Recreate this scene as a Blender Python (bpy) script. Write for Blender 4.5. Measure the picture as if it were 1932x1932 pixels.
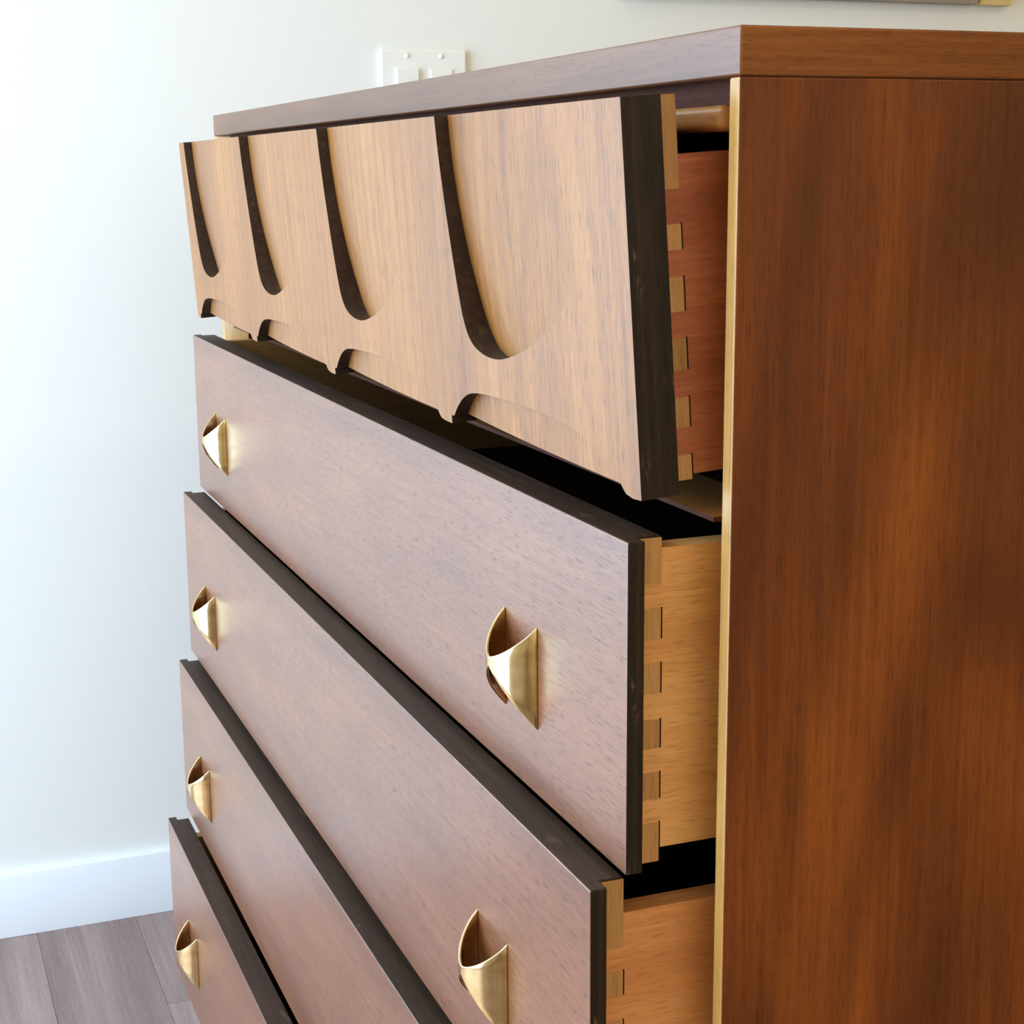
import bpy, bmesh, math, random
from mathutils import Matrix, Vector

for o in list(bpy.data.objects):
    bpy.data.objects.remove(o, do_unlink=True)
scene = bpy.context.scene
C = scene.collection
FLOOR = 1.0244            # measurements below are taken from the chest top; the floor lies this far beneath

# ------------------------------------------------------------------ camera
cam_d = bpy.data.cameras.new('camera')
cam = bpy.data.objects.new('camera', cam_d); C.objects.link(cam)
scene.camera = cam
cam_d.sensor_fit = 'HORIZONTAL'; cam_d.sensor_width = 36.0
cam_d.lens = 36.0 * 3079.65 / 1932.0
cam_d.clip_start = 0.02
yaw, pit, rol = [math.radians(a) for a in (-21.228, -11.8062, -0.4694)]
fw = Vector((-math.cos(yaw)*math.cos(pit), -math.sin(yaw)*math.cos(pit), math.sin(pit)))
rt = fw.cross(Vector((0, 0, 1))).normalized(); up = rt.cross(fw)
r2 = rt*math.cos(rol) + up*math.sin(rol); u2 = -rt*math.sin(rol) + up*math.cos(rol)
M = Matrix((r2, u2, -fw)).transposed().to_4x4()
M.translation = Vector((1.5571, -0.3093, FLOOR - 0.0527))
cam.matrix_world = M

# ------------------------------------------------------------------ light and exposure
world = bpy.data.worlds.new('world'); scene.world = world; world.use_nodes = True
bg = world.node_tree.nodes['Background']
bg.inputs[0].default_value = (0.75, 0.86, 1.0, 1); bg.inputs[1].default_value = 0.6

WIN = dict(x0=-0.44, x1=1.0, z0=0.06, z1=2.12, y=-1.60)       # the glazed opening in the front wall
ld = bpy.data.lights.new('window_daylight', 'AREA'); ld.shape = 'RECTANGLE'
ld.size = WIN['x1']-WIN['x0']; ld.size_y = WIN['z1']-WIN['z0']
ld.energy = 90; ld.color = (0.53, 0.75, 1.0)
lo = bpy.data.objects.new('window_daylight', ld); C.objects.link(lo)
lo.location = ((WIN['x0']+WIN['x1'])/2, WIN['y']-0.06, (WIN['z0']+WIN['z1'])/2)
lo.rotation_euler = (math.radians(90), 0, 0)

# a second window in the left wall, nearer the photographer
WIN2 = dict(y0=-1.50, y1=-0.80, z0=0.35, z1=2.12)
ld2 = bpy.data.lights.new('side_window_daylight', 'AREA'); ld2.shape = 'RECTANGLE'
ld2.size = WIN2['z1']-WIN2['z0']; ld2.size_y = WIN2['y1']-WIN2['y0']
ld2.energy = 26; ld2.color = (0.60, 0.79, 1.0)
lo2 = bpy.data.objects.new('side_window_daylight', ld2); C.objects.link(lo2)
lo2.location = (-0.5279-0.06, (WIN2['y0']+WIN2['y1'])/2, (WIN2['z0']+WIN2['z1'])/2)
lo2.rotation_euler = (0, math.radians(-90), 0)
# an unseen third window added in the right wall, fill for right-facing sides
FILL_WIN = dict(y0=-0.9, y1=0.5, z0=0.9, z1=2.1)
ld3 = bpy.data.lights.new('right_fill_light', 'AREA'); ld3.shape = 'RECTANGLE'
ld3.size = FILL_WIN['z1']-FILL_WIN['z0']; ld3.size_y = FILL_WIN['y1']-FILL_WIN['y0']
ld3.energy = 17; ld3.color = (1.0, 0.93, 0.80)
lo3 = bpy.data.objects.new('right_fill_light', ld3); C.objects.link(lo3)
lo3.location = (3.1+0.06, (FILL_WIN['y0']+FILL_WIN['y1'])/2, (FILL_WIN['z0']+FILL_WIN['z1'])/2)
lo3.rotation_euler = (0, math.radians(90), 0)
# sun coming through the front window onto the floor before the chest
sd = bpy.data.lights.new('sun', 'SUN'); sd.energy = 4.5; sd.angle = math.radians(0.6); sd.color = (1.0, 0.86, 0.66)
so_ = bpy.data.objects.new('sun', sd); C.objects.link(so_)
so_.rotation_euler = Vector((0.10, 0.50, -0.86)).to_track_quat('-Z', 'Y').to_euler()

scene.view_settings.view_transform = 'Standard'
scene.view_settings.look = 'None'
scene.view_settings.gamma = 1.0
scene.view_settings.use_curve_mapping = False
scene.view_settings.exposure = 0.0

# ------------------------------------------------------------------ helpers
def srgb(r, g, b):
    def f(c):
        c /= 255.0
        return c/12.92 if c <= 0.04045 else ((c+0.055)/1.055)**2.4
    return (f(r), f(g), f(b), 1)

def new_mat(name):
    m = bpy.data.materials.new(name); m.use_nodes = True
    nt = m.node_tree
    return m, nt, nt.nodes['Principled BSDF']

def wood(name, stops, grain='x', scale=1.0, rough=0.35, fig=0.5, pore=0.5, coat=0.0, spec=0.5, vary=False, bump=0.15, wear=0.0, rings=None):
    """streaked wood; stops = dark, mid, light colours; grain = axis the fibres follow"""
    m, nt, b = new_mat(name); N = nt.nodes; L = nt.links
    tc = N.new('ShaderNodeTexCoord'); src = tc.outputs['Object']
    if vary:
        oi = N.new('ShaderNodeObjectInfo'); va = N.new('ShaderNodeVectorMath'); va.operation = 'SCALE'
        va.inputs[0].default_value = (7.3, 5.1, 3.7); L.new(oi.outputs['Random'], va.inputs['Scale'])
        ad = N.new('ShaderNodeVectorMath'); L.new(src, ad.inputs[0]); L.new(va.outputs[0], ad.inputs[1]); src = ad.outputs[0]
    def mapped(sl, sa):
        mp = N.new('ShaderNodeMapping')
        sc = {'x': (sl, sa, sa), 'y': (sa, sl, sa), 'z': (sa, sa, sl)}[grain]
        mp.inputs['Scale'].default_value = sc; L.new(src, mp.inputs[0]); return mp.outputs[0]
    def noise(vec, sc, det, rgh=0.55, dist=0.0):
        n = N.new('ShaderNodeTexNoise'); n.inputs['Scale'].default_value = sc
        n.inputs['Detail'].default_value = det; n.inputs['Roughness'].default_value = rgh
        n.inputs['Distortion'].default_value = dist; L.new(vec, n.inputs['Vector']); return n.outputs['Fac']
    big = noise(mapped(1.3*scale, 9*scale), 1.0, 3, 0.5, 0.9)          # broad figure
    fine = noise(mapped(9*scale, 260*scale), 1.0, 4, 0.65, 0.2)        # fibres
    por = noise(mapped(95*scale, 1000*scale), 1.0, 2, 0.5)              # pores
    mx = N.new('ShaderNodeMix'); mx.data_type = 'FLOAT'
    mx.inputs[0].default_value = 1-fig; L.new(big, mx.inputs[2]); L.new(fine, mx.inputs[3])
    cr = N.new('ShaderNodeValToRGB'); L.new(mx.outputs[0], cr.inputs[0])
    e = cr.color_ramp.elements
    e[0].position = 0.30; e[0].color = stops[0]; e[1].position = 0.70; e[1].color = stops[2]
    k = e.new(0.5); k.color = stops[1]
    pr = N.new('ShaderNodeValToRGB'); L.new(por, pr.inputs[0])
    pr.color_ramp.elements[0].position = 0.30; pr.color_ramp.elements[0].color = (1-pore, 1-pore, 1-pore, 1)
    pr.color_ramp.elements[1].position = 0.47
    mu = N.new('ShaderNodeMix'); mu.data_type = 'RGBA'; mu.blend_type = 'MULTIPLY'; mu.inputs[0].default_value = 1.0
    L.new(cr.outputs[0], mu.inputs[6]); L.new(pr.outputs[0], mu.inputs[7])
    col = mu.outputs[2]
    if rings:                                           # growth-ring figure: long arches around a centre
        mp = N.new('ShaderNodeMapping'); L.new(src, mp.inputs[0])
        k = 0.16
        sc = {'x': (k, 1, 1), 'y': (1, k, 1), 'z': (1, 1, k)}[grain]
        mp.inputs['Scale'].default_value = sc
        mp.inputs['Location'].default_value = [-c*q for c, q in zip(rings['at'], sc)]
        wv = N.new('ShaderNodeTexWave'); wv.wave_type = 'RINGS'; wv.rings_direction = rings['axis']
        wv.inputs['Scale'].default_value = rings['scale']; wv.inputs['Distortion'].default_value = 2.2
        wv.inputs['Detail'].default_value = 3; wv.inputs['Detail Scale'].default_value = 1.4
        L.new(mp.outputs[0], wv.inputs['Vector'])
        rr = N.new('ShaderNodeValToRGB'); L.new(wv.outputs['Fac'], rr.inputs[0]); q = 1-rings['amt']
        rr.color_ramp.elements[0].position = 0.0; rr.color_ramp.elements[0].color = (q, q*0.985, q*0.97, 1)
        rr.color_ramp.elements[1].position = 0.55
        m2 = N.new('ShaderNodeMix'); m2.data_type = 'RGBA'; m2.blend_type = 'MULTIPLY'; m2.inputs[0].default_value = 1.0
        L.new(col, m2.inputs[6]); L.new(rr.outputs[0], m2.inputs[7]); col = m2.outputs[2]
    if vary:
        hs = N.new('ShaderNodeHueSaturation'); L.new(col, hs.inputs['Color'])
        mr = N.new('ShaderNodeMapRange'); mr.inputs['To Min'].default_value = 0.9; mr.inputs['To Max'].default_value = 1.1
        L.new(oi.outputs['Random'], mr.inputs['Value']); L.new(mr.outputs[0], hs.inputs['Value']); col = hs.outputs[0]
    if wear:
        wn = noise(mapped(30, 90), 1.0, 5, 0.7); wr = N.new('ShaderNodeValToRGB'); L.new(wn, wr.inputs[0])
        wr.color_ramp.elements[0].position = 0.60; wr.color_ramp.elements[0].color = (0, 0, 0, 1)
        wr.color_ramp.elements[1].position = 0.78; wr.color_ramp.elements[1].color = (wear, wear, wear, 1)
        wm = N.new('ShaderNodeMix'); wm.data_type = 'RGBA'; L.new(wr.outputs[0], wm.inputs[0]); L.new(col, wm.inputs[6])
        wm.inputs[7].default_value = srgb(150, 126, 98); col = wm.outputs[2]
    L.new(col, b.inputs['Base Color'])
    b.inputs['Roughness'].default_value = rough
    b.inputs['Specular IOR Level'].default_value = spec
    if coat:
        cw = N.new('ShaderNodeMath'); cw.operation = 'MULTIPLY'; cw.inputs[1].default_value = coat
        L.new(pr.outputs[0], cw.inputs[0]); L.new(cw.outputs[0], b.inputs['Coat Weight'])
    b.inputs['Coat Roughness'].default_value = 0.27; b.inputs['Coat IOR'].default_value = 1.6
    if bump:
        bp = N.new('ShaderNodeBump'); bp.inputs['Strength'].default_value = bump; bp.inputs['Distance'].default_value = 0.0006
        L.new(fine, bp.inputs['Height']); L.new(bp.outputs[0], b.inputs['Normal'])
    return m

def paint(name, col, rough, bump=0.05, scale=220):
    m, nt, b = new_mat(name); N = nt.nodes; L = nt.links
    tc = N.new('ShaderNodeTexCoord'); n = N.new('ShaderNodeTexNoise'); n.inputs['Scale'].default_value = scale
    n.inputs['Detail'].default_value = 3; L.new(tc.outputs['Object'], n.inputs['Vector'])
    bp = N.new('ShaderNodeBump'); bp.inputs['Strength'].default_value = bump; bp.inputs['Distance'].default_value = 0.001
    L.new(n.outputs['Fac'], bp.inputs['Height']); L.new(bp.outputs[0], b.inputs['Normal'])
    b.inputs['Base Color'].default_value = col; b.inputs['Roughness'].default_value = rough
    return m

MAT = {}
F = (srgb(94, 52, 30), srgb(122, 72, 42), srgb(144, 91, 55))
MAT['front_h'] = wood('walnut_veneer_level', F, 'x', rough=0.36, fig=0.62, pore=0.5, coat=0.55, rings=dict(axis='Y', at=(1.15, 0, -0.06), scale=14, amt=0.07))
MAT['front_v'] = wood('walnut_veneer_upright', (srgb(114, 67, 20), srgb(148, 92, 33), srgb(172, 112, 48)), 'z', rough=0.37, fig=0.5, pore=0.5, coat=0.08, rings=dict(axis='Y', at=(0.86, 0, -0.42), scale=20, amt=0.13))
MAT['slab'] = wood('walnut_top_edge', (srgb(82, 48, 28), srgb(106, 66, 40), srgb(126, 82, 52)), 'x', rough=0.36, fig=0.6, pore=0.3, coat=0.1)
MAT['slab_end'] = wood('walnut_top_end', (srgb(94, 50, 15), srgb(124, 70, 24), srgb(148, 90, 35)), 'y', scale=1.4, rough=0.45, fig=0.5, pore=0.3, spec=0.3)
MAT['side'] = wood('walnut_side_veneer', (srgb(62, 29, 8), srgb(112, 56, 15), srgb(158, 88, 29)), 'z', rough=0.5, fig=0.75, pore=0.3, spec=0.28, rings=dict(axis='X', at=(0, -0.12, 0.25), scale=11, amt=0.22))
MAT['edge'] = wood('honey_wood_edge', (srgb(148, 104, 50), srgb(186, 138, 72), srgb(206, 162, 96)), 'z', rough=0.32, fig=0.6, pore=0.2)
MAT['dark'] = wood('dark_stained_edge', (srgb(40, 26, 18), srgb(58, 41, 30), srgb(80, 59, 44)), 'x', spec=0.25, wear=0.35, rough=0.55, fig=0.4, pore=0.4)
MAT['dark_v'] = wood('dark_stained_end', (srgb(24, 18, 12), srgb(38, 28, 19), srgb(62, 46, 31)), 'z', rough=0.5, fig=0.4, pore=0.4, wear=0.7, spec=0.2)
MAT['inner'] = wood('shade_dark_interior', (srgb(34, 22, 14), srgb(44, 29, 18), srgb(58, 38, 24)), 'y', rough=0.85, bump=0, spec=0.1)  # coloured near black to stand in for shade inside the case
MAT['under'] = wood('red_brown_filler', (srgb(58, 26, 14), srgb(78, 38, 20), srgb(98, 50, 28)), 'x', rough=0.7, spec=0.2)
MAT['side_pale'] = wood('pale_drawer_wood', (srgb(194, 128, 66), srgb(220, 158, 90), srgb(232, 180, 114)), 'y', rough=0.5, fig=0.6, pore=0.25)
MAT['side_rust'] = wood('rust_drawer_wood', (srgb(132, 64, 34), srgb(166, 88, 50), srgb(194, 118, 74)), 'y', rough=0.5, fig=0.6, pore=0.25)
MAT['side_tan'] = wood('tan_drawer_wood', (srgb(186, 116, 60), srgb(212, 142, 82), srgb(228, 168, 106)), 'y', rough=0.5, fig=0.6, pore=0.25)
MAT['pin'] = wood('dovetail_end_grain', (srgb(160, 110, 54), srgb(186, 136, 76), srgb(204, 158, 96)), 'z', rough=0.55, fig=0.6, pore=0.2, vary=True)
MAT['rail'] = wood('honey_rail_wood', (srgb(160, 100, 46), srgb(196, 134, 70), srgb(214, 156, 90)), 'x', rough=0.4, fig=0.6, pore=0.2)
MAT['plank'] = wood('grey_brown_floor_plank', (srgb(114, 94, 90), srgb(146, 124, 119), srgb(172, 152, 145)), 'x', scale=0.8, rough=0.42, fig=0.7, pore=0.2, vary=True)
MAT['sub'] = paint('subfloor', srgb(60, 48, 40), 0.9)
MAT['wall'] = paint('white_wall_paint', srgb(240, 240, 236), 0.75, 0.04)
MAT['trim'] = paint('white_trim_paint', srgb(236, 240, 245), 0.45, 0.03, 60)
MAT['plastic'] = paint('white_switch_plastic', srgb(244, 244, 240), 0.3, 0.0)
MAT['cream'] = paint('cream_wall_paint', srgb(238, 214, 168), 0.8, 0.04)
MAT['ceil'] = paint('ceiling_paint', srgb(238, 216, 176), 0.9)
MAT['frame_grey'] = paint('taupe_frame', srgb(150, 138, 124), 0.6)
MAT['strip_pale'] = paint('pale_yellow_strip', srgb(214, 190, 130), 0.6)
MAT['canvas'] = paint('pale_canvas', srgb(205, 198, 186), 0.9, 0.2, 500)
m, nt, b = new_mat('aged_brass'); MAT['brass'] = m
b.inputs['Metallic'].default_value = 1.0; b.inputs['Roughness'].default_value = 0.14
tc = nt.nodes.new('ShaderNodeTexCoord'); n = nt.nodes.new('ShaderNodeTexNoise'); n.inputs['Scale'].default_value = 120
n.inputs['Detail'].default_value = 4
cr = nt.nodes.new('ShaderNodeValToRGB'); cr.color_ramp.elements[0].position = 0.3; cr.color_ramp.elements[1].position = 0.6
cr.color_ramp.elements[0].color = srgb(206, 180, 126); cr.color_ramp.elements[1].color = srgb(230, 210, 160)
nt.links.new(tc.outputs['Object'], n.inputs['Vector']); nt.links.new(n.outputs['Fac'], cr.inputs[0])
nt.links.new(cr.outputs[0], b.inputs['Base Color'])

def link(name, me, parent=None, mats=(), bevel=0.0, seg=2):
    o = bpy.data.objects.new(name, me); C.objects.link(o)
    if parent: o.parent = parent
    for k in mats: me.materials.append(MAT[k])
    if bevel:
        bv = o.modifiers.new('edge', 'BEVEL'); bv.width = bevel; bv.segments = seg
        bv.limit_method = 'ANGLE'; bv.angle_limit = math.radians(40); bv.harden_normals = True
        for p in me.polygons: p.use_smooth = True
        me.set_sharp_from_angle(angle=math.radians(40))
    return o

def mesh(name, v, f):
    me = bpy.data.meshes.new(name); me.from_pydata(v, [], f); me.update()
    bm = bmesh.new(); bm.from_mesh(me); bmesh.ops.recalc_face_normals(bm, faces=bm.faces); bm.to_mesh(me); bm.free()
    return me

def box_me(name, lo, hi):
    (a, b_, c), (d, e, f) = lo, hi
    v = [(a, b_, c), (d, b_, c), (d, e, c), (a, e, c), (a, b_, f), (d, b_, f), (d, e, f), (a, e, f)]
    return mesh(name, v, [(0, 3, 2, 1), (4, 5, 6, 7), (0, 1, 5, 4), (1, 2, 6, 5), (2, 3, 7, 6), (3, 0, 4, 7)])

def box(name, lo, hi, mat, parent=None, bevel=0.0, seg=2):
    return link(name, box_me(name, lo, hi), parent, (mat,), bevel, seg)

def prism(name, poly, axis, lo, hi):
    """poly of 2-D points swept along axis; axis z: (x,y), axis y: (x,z), axis x: (y,z)"""
    def P(p, t):
        return {'z': (p[0], p[1], t), 'y': (p[0], t, p[1]), 'x': (t, p[0], p[1])}[axis]
    n = len(poly)
    v = [P(p, lo) for p in poly] + [P(p, hi) for p in poly]
    f = [tuple(range(n)), tuple(range(n, 2*n))] + [(i, (i+1) % n, n+(i+1) % n, n+i) for i in range(n)]
    return mesh(name, v, f)

def paint_faces(me, fn):
    for p in me.polygons: p.material_index = fn(p.normal, p.center)

def empty(name, loc, label=None, cat=None):
    o = bpy.data.objects.new(name, None); C.objects.link(o); o.location = loc; o.empty_display_size = 0.05
    if label: o['label'] = label; o['category'] = cat
    return o

def structure(o): o['kind'] = 'structure'; return o

# ------------------------------------------------------------------ the room
XW, XR, YF, YB, ZC = -0.5279, 3.1, -1.60, 2.5, 2.45
T = 0.12
structure(box('wall_back', (XW, YB, 0), (XR, YB+T, ZC), 'cream'))
# walls around the window openings
W_ = WIN
wf = bmesh.new()
def add_box(bm, lo, hi):
    r = bmesh.ops.create_cube(bm, size=1.0)['verts']
    for q in r:
        q.co = Vector([lo[i] + (q.co[i]+0.5)*(hi[i]-lo[i]) for i in range(3)])
for lo_, hi_ in (((XW, YF-T, 0), (W_['x0'], YF, ZC)), ((W_['x1'], YF-T, 0), (XR, YF, ZC)),
                 ((W_['x0'], YF-T, 0), (W_['x1'], YF, W_['z0'])), ((W_['x0'], YF-T, W_['z1']), (W_['x1'], YF, ZC))):
    add_box(wf, lo_, hi_)
me = bpy.data.meshes.new('wall_front'); wf.to_mesh(me); wf.free()
structure(link('wall_front', me, None, ('wall',)))
wl = bmesh.new(); V_ = WIN2
for lo_, hi_ in (((XW-T, V_['y1'], 0), (XW, YB+T, ZC)), ((XW-T, YF-T, 0), (XW, V_['y0'], ZC)),
                 ((XW-T, V_['y0'], 0), (XW, V_['y1'], V_['z0'])), ((XW-T, V_['y0'], V_['z1']), (XW, V_['y1'], ZC))):
    add_box(wl, lo_, hi_)
me = bpy.data.meshes.new('wall_left'); wl.to_mesh(me); wl.free()
structure(link('wall_left', me, None, ('wall',)))
fr = bmesh.new(); s = 0.04
add_box(fr, (XW-0.05, V_['y0'], V_['z0']), (XW+0.008, V_['y0']+s, V_['z1']))
add_box(fr, (XW-0.05, V_['y1']-s, V_['z0']), (XW+0.008, V_['y1'], V_['z1']))
add_box(fr, (XW-0.05, V_['y0']+s, V_['z0']), (XW+0.008, V_['y1']-s, V_['z0']+s))
add_box(fr, (XW-0.05, V_['y0']+s, V_['z1']-s), (XW+0.008, V_['y1']-s, V_['z1']))
me = bpy.data.meshes.new('window_2'); fr.to_mesh(me); fr.free()
structure(link('window_2', me, None, ('trim',)))
wr_ = bmesh.new(); V_ = FILL_WIN
for lo_, hi_ in (((XR, V_['y1'], 0), (XR+T, YB+T, ZC)), ((XR, YF-T, 0), (XR+T, V_['y0'], ZC)),
                 ((XR, V_['y0'], 0), (XR+T, V_['y1'], V_['z0'])), ((XR, V_['y0'], V_['z1']), (XR+T, V_['y1'], ZC))):
    add_box(wr_, lo_, hi_)
me = bpy.data.meshes.new('wall_right'); wr_.to_mesh(me); wr_.free()
structure(link('wall_right', me, None, ('cream',)))
fr = bmesh.new(); s = 0.04
add_box(fr, (XR-0.008, V_['y0'], V_['z0']), (XR+0.05, V_['y0']+s, V_['z1']))
add_box(fr, (XR-0.008, V_['y1']-s, V_['z0']), (XR+0.05, V_['y1'], V_['z1']))
add_box(fr, (XR-0.008, V_['y0']+s, V_['z0']), (XR+0.05, V_['y1']-s, V_['z0']+s))
add_box(fr, (XR-0.008, V_['y0']+s, V_['z1']-s), (XR+0.05, V_['y1']-s, V_['z1']))
me = bpy.data.meshes.new('fill_window'); fr.to_mesh(me); fr.free()
structure(link('fill_window', me, None, ('trim',)))
# window frame
fr = bmesh.new(); s = 0.045
add_box(fr, (W_['x0'], YF-0.05, W_['z0']), (W_['x0']+s, YF+0.01, W_['z1']))
add_box(fr, (W_['x1']-s, YF-0.05, W_['z0']), (W_['x1'], YF+0.01, W_['z1']))
add_box(fr, (W_['x0']+s, YF-0.05, W_['z0']), (W_['x1']-s, YF+0.01, W_['z0']+s))
add_box(fr, (W_['x0']+s, YF-0.05, W_['z1']-s), (W_['x1']-s, YF+0.01, W_['z1']))
me = bpy.data.meshes.new('window_1'); fr.to_mesh(me); fr.free()
structure(link('window_1', me, None, ('trim',)))
structure(box('ceiling', (XW-T, YF-T, ZC), (XR+T, YB+T, ZC+0.1), 'ceil'))

# floor: planks running towards the left wall, each its own piece
flo = structure(box('floor', (XW-T, YF-T, -0.06), (XR+T, YB+T, -0.012), 'sub'))
rnd = random.Random(4)
pw, gap = 0.127, 0.0005
y_seam = -0.049
rows = range(int(math.floor((YF-y_seam)/pw)), int(math.ceil((YB-y_seam)/pw)))
plank_cache = {}
for r in rows:
    ya, yb = max(YF, y_seam+r*pw), min(YB, y_seam+(r+1)*pw)
    if yb-ya < 0.01: continue
    x = XW
    first = rnd.choice((0.28, 0.45, 0.62, 0.8))
    if r == 0: first = -0.263 - XW
    if r == -1: first = 0.62
    if r == -2: first = 0.43
    ln = first
    while x < XR-0.01:
        x2 = min(XR, x+ln)
        key = (round(x2-x, 3), round(yb-ya, 3))
        me = plank_cache.get(key)
        if me is None:
            me = box_me('plank', (0, 0, -0.012), (x2-x-gap, yb-ya-gap, 0)); me.materials.append(MAT['plank']); plank_cache[key] = me
        o = bpy.data.objects.new('plank', me); C.objects.link(o); o.parent = flo
        o.location = (x, ya, rnd.uniform(-0.0004, 0))
        x = x2; ln = rnd.choice((0.9, 1.1, 1.3))

# baseboard along the left wall: eased top edge
bh = 0.085
poly = [(XW, 0), (XW+0.013, 0), (XW+0.013, bh-0.0055), (XW+0.0115, bh-0.0035), (XW+0.0115, bh-0.0012), (XW+0.0105, bh), (XW, bh)]
structure(link('baseboard_left', prism('baseboard_left', [(p[0], p[1]) for p in poly], 'y', YF, YB), None, ('trim',), 0.0003))

# ------------------------------------------------------------------ chest of drawers
def Z(z): return z + FLOOR
OX, OY = 0.5, 0.24
chest = empty('chest_of_drawers', (OX, OY, 0),
              'walnut chest of five pulled-out drawers with carved top drawer and brass pulls', 'chest')
def loc(x, y, z): return (x-OX, y-OY, z)
DEPTH, PT, XL = 0.48, 0.0078, 0.0256
TT = 0.0186
# top
me = box_me('top_panel', loc(0, 0, Z(-TT)), loc(1, DEPTH, Z(0)))
paint_faces(me, lambda n, c: 1 if abs(n.x) > 0.9 else 0)
top = link('top_panel', me, chest, ('slab', 'slab_end'), 0.0012, 3)
# sides: narrow front edge, then a bevel running back to the inner face
BOT = Z(-0.858)
for sgn in (0, 1):
    def X(x): return (x if sgn == 0 else 1-x)
    plan = [(0, 0.0), (PT, 0.0), (XL-0.001, 0.020), (XL-0.001, DEPTH), (0, DEPTH)]
    plan = [(X(a)-OX, b_-OY) for a, b_ in plan]
    me = prism('side_panel', plan, 'z', BOT, Z(-TT))
    def fn(n, c):
        if n.y < -0.3: return 1
        if (n.x > 0.9 and sgn == 0) or (n.x < -0.9 and sgn == 1): return 2
        return 0
    paint_faces(me, fn)
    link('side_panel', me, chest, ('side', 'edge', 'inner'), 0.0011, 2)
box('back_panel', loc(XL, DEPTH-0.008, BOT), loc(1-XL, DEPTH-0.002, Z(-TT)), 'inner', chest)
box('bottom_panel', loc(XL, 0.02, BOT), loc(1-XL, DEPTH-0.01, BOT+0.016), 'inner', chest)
# rails across the case
box('top_rail', loc(XL, 0.006, Z(-0.0380)), loc(1-XL, 0.028, Z(-0.0280)), 'rail', chest, 0.003, 4)
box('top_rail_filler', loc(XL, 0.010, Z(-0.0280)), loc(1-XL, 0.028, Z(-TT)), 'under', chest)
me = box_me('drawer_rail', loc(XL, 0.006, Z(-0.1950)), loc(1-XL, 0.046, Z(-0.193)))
paint_faces(me, lambda n, c: 0 if n.z > 0.9 else 1)  # top coloured paler for the light it catches, front darker for shade
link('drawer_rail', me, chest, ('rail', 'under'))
# feet: tapered legs under a recessed base
for fx in (0.05, 0.91):
    for fy in (0.05, 0.40):
        v = []
        for z_, k in ((BOT, 0.0), (0.0, 0.009)):
            for a, b_ in ((0, 0), (0.04, 0), (0.04, 0.04), (0, 0.04)):
                ax = a + (k if a == 0 else -k); by = b_ + (k if b_ == 0 else -k)
                v.append((fx+ax-OX, fy+by-OY, z_))
        link('leg', mesh('leg', v, [(0, 1, 2, 3), (4, 5, 6, 7), (0, 1, 5, 4), (1, 2, 6, 5), (2, 3, 7, 6), (3, 0, 4, 7)]), chest, ('side',), 0.001)

WD = 1-2*XL                       # drawer front width
INS = 0.008                       # the drawer box sits this far in from the ends of its front
# ---- brass pull: a diamond of sheet brass bowed out from the drawer front
def handle_mesh():
    a, h, ex, n = 0.0215, 0.0168, 1.75, 40
    pts = []
    for i in range(n+1):
        th = math.pi*(i/n-0.5)
        sx, cy = math.sin(th), max(math.cos(th), 0.0)
        pts.append((a*math.copysign(abs(sx)**(2/ex), sx), -h*cy**(2/ex)))
    # arc length from the bow's crown
    L_ = [0]
    for p, q in zip(pts, pts[1:]): L_.append(L_[-1]+math.dist(p, q))
    mid = L_[n//2]; tot = L_[-1]/2
    v, f, rows_ = [], [], 7
    for i, (x, y) in enumerate(pts):
        t = min(1, abs(L_[i]-mid)/tot)
        zt = 0.0075 + (0.0253-0.0075)*(0.12*t+0.88*t**1.6); zb = 0.0025 - (0.0253+0.0025)*(0.7*t+0.3*t**1.5)
        for k in range(rows_):
            v.append((x, y, zb+(zt-zb)*k/(rows_-1)))
    for i in range(n):
        for k in range(rows_-1):
            q = i*rows_+k
            f.append((q, q+rows_, q+rows_+1, q+1))
    me = bpy.data.meshes.new('handle'); me.from_pydata(v, [], f); me.update()
    bm = bmesh.new(); bm.from_mesh(me)
    for fc in bm.faces:
        fc.smooth = True
    # faces must look outwards (away from the drawer) so that the sheet thickens inwards
    bm.normal_update()
    mf = [fc for fc in bm.faces if abs(fc.calc_center_median().x) < 0.004]
    if sum(fc.normal.y for fc in mf) > 0: bmesh.ops.reverse_faces(bm, faces=bm.faces)
    bm.to_mesh(me); bm.free()
    me.materials.append(MAT['brass'])
    return me
H_ME = handle_mesh()
def handle(parent, x, z):
    o = bpy.data.objects.new('handle', H_ME); C.objects.link(o); o.parent = parent; o.location = (x, 0, z)
    so = o.modifiers.new('sheet', 'SOLIDIFY'); so.thickness = 0.0014; so.offset = -1
    bv = o.modifiers.new('edge', 'BEVEL'); bv.width = 0.0004; bv.segments = 2; bv.limit_method = 'ANGLE'
    o['label'] = 'bowed brass pull cut to a diamond shape'

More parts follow.
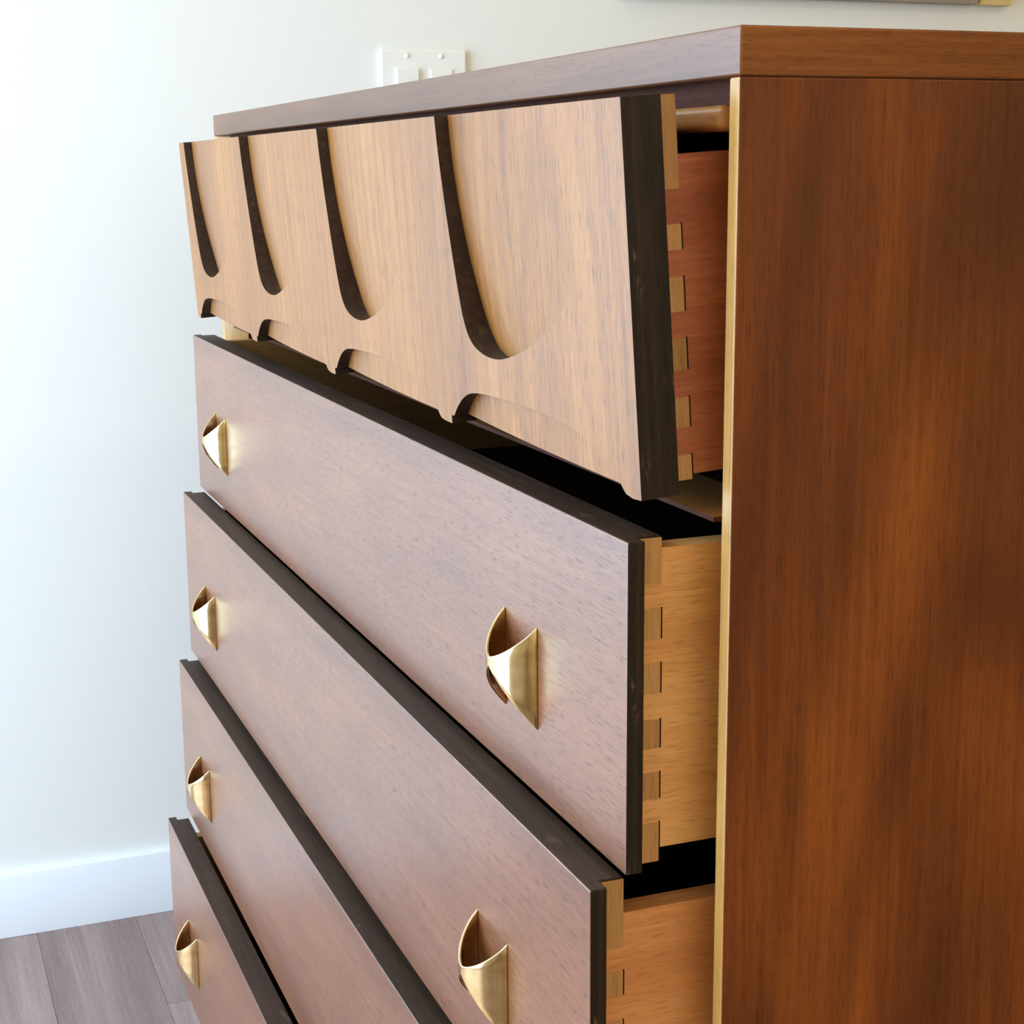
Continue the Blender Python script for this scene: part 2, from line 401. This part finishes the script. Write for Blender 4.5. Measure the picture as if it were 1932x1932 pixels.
def drawer_box(d, y0, y1, top_z, bot_z, side_mat, pins, dep):
    """sides, back, bottom and dovetails behind a front whose core ends at y1"""
    ins, th = INS-0.0002, 0.012
    for sgn in (0, 1):
        xa, xb = (ins, ins+th) if sgn == 0 else (WD-ins-th, WD-ins)
        box('drawer_side', (xa, y0, bot_z), (xb, dep, top_z), side_mat, d, 0.0003)
        xo = xa-0.0003 if sgn == 0 else xb+0.0003
        for za, zb in pins:
            px = (xo, xo+0.011) if sgn == 0 else (xo-0.011, xo)
            o = box('dovetail_pin', (px[0], y0, zb), (px[1], y1, za), 'pin', d)
            gx = (xo-0.0001, xo+0.004) if sgn == 0 else (xo-0.004, xo+0.0001)
        # dark hairline gaps at the pin ends
        g = bmesh.new()
        for za, zb in pins:
            if za > top_z - 0.002: continue
            gx = (xo-0.0001, xo+0.004) if sgn == 0 else (xo-0.004, xo+0.0001)
            add_box(g, (gx[0], y1, zb+0.0002), (gx[1], y1+0.0006, za+0.0004))
        me = bpy.data.meshes.new('joint_gap'); g.to_mesh(me); g.free()
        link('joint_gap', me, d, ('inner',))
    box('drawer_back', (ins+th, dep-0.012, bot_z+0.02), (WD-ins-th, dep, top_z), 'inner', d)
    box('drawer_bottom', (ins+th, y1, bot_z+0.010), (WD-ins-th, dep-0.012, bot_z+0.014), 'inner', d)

# ---- four plain drawers
def plain_drawer(ztop, pull, hgt, hz, side_mat, st, sb, pins, label):
    t1, t2, ins = 0.0080, 0.0190, INS
    plan = [(0, 0), (WD, 0), (WD, t1), (WD-ins, t1), (WD-ins, t2), (ins, t2), (ins, t1), (0, t1)]
    # lip across the full width, then the core; its ends carry the dovetail pins
    bm = bmesh.new()
    me = prism('drawer', plan, 'z', -hgt, 0)
    paint_faces(me, lambda n, c: 0 if n.y < -0.9 else (2 if abs(n.x) > 0.9 else (3 if n.y > 0.9 else 1)))
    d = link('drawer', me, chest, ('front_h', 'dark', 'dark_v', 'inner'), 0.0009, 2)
    d.location = loc(XL, -pull, Z(ztop)); d['label'] = label
    drawer_box(d, t1, t2, st, sb, side_mat, pins, 0.40)
    handle(d, 0.1397-XL, hz); handle(d, 0.8555-XL, hz)
    return d

def rel(zt, l): return [(a-zt, b_-zt) for a, b_ in l]
p2 = rel(-0.2003, [(-0.2012, -0.2208), (-0.2315, -0.2448), (-0.2552, -0.2685), (-0.2800, -0.2927), (-0.3035, -0.3155), (-0.3262, -0.3440)])
def gen(h):
    l = [(-0.0010, -0.0325)]; z = -0.0435
    while z-0.012 > -(h-0.012): l.append((z, z-0.0115)); z -= 0.0233
    return l
plain_drawer(-0.2003, 0.0328, 0.1445, -0.2866+0.2003, 'side_pale', -0.0053, -0.1377, p2,
             'plain walnut drawer just below the carved one, pale orange side showing')
plain_drawer(-0.3486, 0.0492, 0.156, -0.4440+0.3486+0.0006, 'side_tan', -0.0168, -0.146, gen(0.155),
             'plain walnut drawer, third from the chest top')
plain_drawer(-0.5131, 0.0613, 0.152, -0.6042+0.5131, 'side_tan', -0.0165, -0.143, gen(0.152),
             'plain walnut drawer, fourth from the chest top')
plain_drawer(-0.6728, 0.0801, 0.156, -0.7645+0.6728, 'side_tan', -0.0165, -0.146, gen(0.156),
             'plain walnut drawer at the bottom, pulled out furthest')

# ---- carved top drawer
def catmull(pts, per=5):
    out = []
    for i in range(len(pts)-1):
        p0 = pts[max(i-1, 0)]; p1 = pts[i]; p2_ = pts[i+1]; p3 = pts[min(i+2, len(pts)-1)]
        for k in range(per):
            t = k/per
            out.append(tuple(0.5*((2*p1[j]) + (-p0[j]+p2_[j])*t + (2*p0[j]-5*p1[j]+4*p2_[j]-p3[j])*t*t + (-p0[j]+3*p1[j]-3*p2_[j]+p3[j])*t**3) for j in range(2)))
    out.append(pts[-1]); return out
BAY, S0 = 0.2345, 0.0130
TOPC = [(0.0100, -0.012), (0.0105, 0.0), (0.0125, 0.02), (0.0165, 0.043), (0.0215, 0.066), (0.0270, 0.087), (0.0330, 0.103),
        (0.0420, 0.1120), (0.0560, 0.1162), (0.0720, 0.1172), (0.0880, 0.1155), (0.1120, 0.1095), (0.1360, 0.1010),
        (0.1580, 0.0895), (0.1770, 0.0745), (0.1920, 0.056), (0.2030, 0.034), (0.2100, 0.010), (0.2120, -0.012)]
BOTC = [(0.0005, 0.1720), (0.0012, 0.1590), (0.0070, 0.1530), (0.0140, 0.1475), (0.0230, 0.1425), (0.0340, 0.1390), (0.0500, 0.1372),
        (0.0750, 0.1362), (0.1050, 0.1358), (0.1350, 0.1364), (0.1600, 0.1378), (0.1800, 0.1405), (0.1960, 0.1445), (0.2080, 0.1500), (0.2135, 0.1560)]
TH1 = 0.0172
# outline with rounded teeth along the bottom
EDGE, TOOTH = 0.1545, 0.1590
out = [(0, 0), (WD, 0), (WD, TOOTH-0.0005)]
for k in range(4, 0, -1):
    s = S0 + BAY*k
    if k < 4: out += [(s+0.0012, TOOTH), (s-0.010, TOOTH)]
    else: out += [(s-0.010, TOOTH)]
    out += [(s-0.0165, TOOTH-0.0008), (s-0.0190, EDGE+0.0022), (s-0.0210, EDGE+0.0004), (s-0.0235, EDGE)]
    out += [(S0+BAY*(k-1)+0.0014, EDGE)]
out += [(S0, TOOTH), (0, TOOTH-0.001)]
d1_me = prism('drawer', [(u, -v_) for u, v_ in out], 'y', 0, TH1)
d1 = link('drawer', d1_me, chest, ('front_v', 'dark', 'dark_v', 'inner'))
D0 = 0.0085
def hollow(v_):                    # how deep a hollow is along its left wall, v_ below the drawer's top edge
    return 0.0072 + 0.0135*max(0.0, v_/0.117)**2.6
def cutter(curve, k, top):
    c = catmull(curve, 5)
    # keep columns strictly increasing
    cols = [c[0]]
    for q in c[1:]:
        if q[0] > cols[-1][0]+1e-5: cols.append(q)
    v, f = [], []
    s_end = 0.180 if top else 0.214
    s_0 = 0.010 if top else 0.0
    rows_ = 14 if top else 3
    for s, vb in cols:
        far = -0.012 if top else 0.175
        x = S0+BAY*k+s
        t = (s-s_0)/(s_end-s_0)
        ring = [(x, -0.02, -far), (x, -0.02, -vb)]
        for q in range(rows_+1):
            vv = vb+(far-vb)*q/rows_
            D = hollow(vv) if top else D0
            dep = D*(0.25*(1-t)+0.75*max(0.0, 1-t)**2.5) if top else D*(0.35*(1-t)+0.65*max(0.0, 1-t)**2)
            ring.append((x, dep, -vv))
        v += ring
    n = len(cols); m_ = rows_+3
    for i in range(n-1):
        a, b_ = m_*i, m_*i+m_
        for j in range(m_):
            f.append((a+j, a+(j+1) % m_, b_+(j+1) % m_, b_+j))
    f += [tuple(range(m_)), tuple(m_*(n-1)+j for j in range(m_))]
    o = bpy.data.objects.new('cut', mesh('cut', v, f)); C.objects.link(o); o.parent = chest; return o
TOPC2 = [(s, v_) if v_ > -0.01 else (s, -0.0119) for s, v_ in TOPC]
BOTC2 = [(s, v_) for s, v_ in BOTC]
cuts = [cutter(TOPC2, k, True) for k in range(4)] + [cutter(BOTC2, k, False) for k in range(4)]
core = bpy.data.objects.new('core', box_me('core', (INS, TH1-0.004, -0.1525), (WD-INS, TH1+0.0100, -0.0002))); C.objects.link(core); core.parent = chest
un = d1.modifiers.new('core', 'BOOLEAN'); un.object = core; un.operation = 'UNION'; un.solver = 'EXACT'
for c_ in cuts:
    bo = d1.modifiers.new('carve', 'BOOLEAN'); bo.object = c_; bo.operation = 'DIFFERENCE'; bo.solver = 'EXACT'
dg = bpy.context.evaluated_depsgraph_get(); dg.update()
new = bpy.data.meshes.new_from_object(d1.evaluated_get(dg))
d1.modifiers.clear(); d1.data = new; new.name = 'drawer'
for c_ in cuts + [core]: bpy.data.objects.remove(c_, do_unlink=True)
bm = bmesh.new(); bm.from_mesh(new)
bmesh.ops.remove_doubles(bm, verts=bm.verts, dist=2e-5)
bm.to_mesh(new); bm.free()
new.materials.clear()
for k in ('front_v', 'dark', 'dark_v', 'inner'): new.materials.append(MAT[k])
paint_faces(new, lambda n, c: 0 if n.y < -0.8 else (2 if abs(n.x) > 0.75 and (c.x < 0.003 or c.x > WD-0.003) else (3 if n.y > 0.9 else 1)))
for p in new.polygons: p.use_smooth = True
new.set_sharp_from_angle(angle=math.radians(30))
bv = d1.modifiers.new('edge', 'BEVEL'); bv.width = 0.0008; bv.segments = 2; bv.limit_method = 'ANGLE'
bv.angle_limit = math.radians(50); bv.harden_normals = True; bv.use_clamp_overlap = True
d1.location = loc(XL, -0.0374, Z(-0.0254)); d1.rotation_euler = (math.radians(3.8), 0, 0)
d1['label'] = 'carved walnut drawer with four swooping hollows and toothed lower edge'
pins1 = [(0.0, -0.0366), (-0.0503, -0.0606), (-0.0713, -0.0852), (-0.096, -0.109), (-0.120, -0.1325), (-0.144, -0.1545)]
drawer_box(d1, TH1, TH1+0.0100, -0.0233, -0.1525, 'side_rust', pins1, 0.38)

# ------------------------------------------------------------------ light switch on the left wall
sw = empty('light_switch', (XW, 0.3812, Z(0.045)), 'white double rocker light switch on the pale wall', 'light switch')
def wbox(name, cy, cz, wy, wz, x0, x1, mat, bevel, seg=3):
    return box(name, (x0, cy-wy/2, cz-wz/2), (x1, cy+wy/2, cz+wz/2), mat, sw, bevel, seg)
wbox('cover_plate', 0, 0, 0.117, 0.114, 0.0, 0.0062, 'plastic', 0.0028)
for cy, tilt in ((-0.0232, 1), (0.0232, -1)):
    wbox('rocker_frame', cy, 0, 0.0335, 0.067, 0.0055, 0.0072, 'plastic', 0.0006)
    zt, zb = (0.0112, 0.0082) if tilt > 0 else (0.0082, 0.0112)
    a_, c__ = 0.0145, 0.0315
    v = [(0.006, cy-a_, -c__), (0.006, cy+a_, -c__), (0.006, cy+a_, c__), (0.006, cy-a_, c__),
         (zb, cy-a_, -c__), (zb, cy+a_, -c__), (zt, cy+a_, c__), (zt, cy-a_, c__)]
    link('rocker', mesh('rocker', v, [(0, 3, 2, 1), (4, 5, 6, 7), (0, 1, 5, 4), (1, 2, 6, 5), (2, 3, 7, 6), (3, 0, 4, 7)]), sw, ('plastic',), 0.0008)
    for cz in (0.0484, -0.0484):
        bm = bmesh.new(); bmesh.ops.create_uvsphere(bm, u_segments=16, v_segments=8, radius=0.0034)
        for q in bm.verts: q.co = Vector((max(q.co.z, -0.001)*0.5, q.co.x, q.co.y))
        me = bpy.data.meshes.new('screw'); bm.to_mesh(me); bm.free()
        for p in me.polygons: p.use_smooth = True
        o = link('screw', me, sw, ('plastic',)); o.location = (0.0064, cy, cz)

# ------------------------------------------------------------------ picture hanging on the left wall, only its lower edge in view
pc = empty('wall_picture', (XW, 0.96, Z(0.1795)), 'taupe framed picture on the wall above the chest, lower edge only', 'picture')
def pbox(name, y0, y1, z0, z1, x1, mat): return box(name, (0.001, y0-0.96, z0), (x1, y1-0.96, z1), mat, pc, 0.001)
pbox('bottom_rail', 0.66, 1.228, 0.0, 0.03, 0.022, 'frame_grey')
pbox('top_rail', 0.66, 1.228, 0.37, 0.40, 0.022, 'frame_grey')
pbox('stile', 0.66, 0.69, 0.03, 0.37, 0.022, 'frame_grey')
pbox('stile', 1.198, 1.228, 0.03, 0.37, 0.022, 'frame_grey')
pbox('canvas', 0.69, 1.198, 0.03, 0.37, 0.012, 'canvas')

pbox('pale_strip', 1.234, 1.290, 0.0, 0.40, 0.018, 'strip_pale')  # added pale yellow strip standing for a patch of unknown origin

# ------------------------------------------------------------------ unseen ceiling lamp added as warm fill light
cl = empty('fill_lamp', (1.9, 1.0, ZC), 'unseen round lamp added on the ceiling for warm fill', 'fill light')
bm = bmesh.new(); bmesh.ops.create_cone(bm, cap_ends=True, segments=40, radius1=0.16, radius2=0.17, depth=0.03)
bmesh.ops.translate(bm, verts=bm.verts, vec=(0, 0, -0.015)); me = bpy.data.meshes.new('fill_lamp_base'); bm.to_mesh(me); bm.free()
link('fill_lamp_base', me, cl, ('trim',))
m, nt, b = new_mat('fill_lamp_glow'); MAT['lamp'] = m
b.inputs['Base Color'].default_value = srgb(250, 240, 220); b.inputs['Emission Color'].default_value = (1.0, 0.80, 0.55, 1)
b.inputs['Emission Strength'].default_value = 30.0
bm = bmesh.new(); bmesh.ops.create_uvsphere(bm, u_segments=32, v_segments=16, radius=0.145)
for q in bm.verts: q.co = Vector((q.co.x, q.co.y, min(0, q.co.z)*0.5-0.03))
me = bpy.data.meshes.new('fill_lamp_shade'); bm.to_mesh(me); bm.free()
link('fill_lamp_shade', me, cl, ('lamp',))
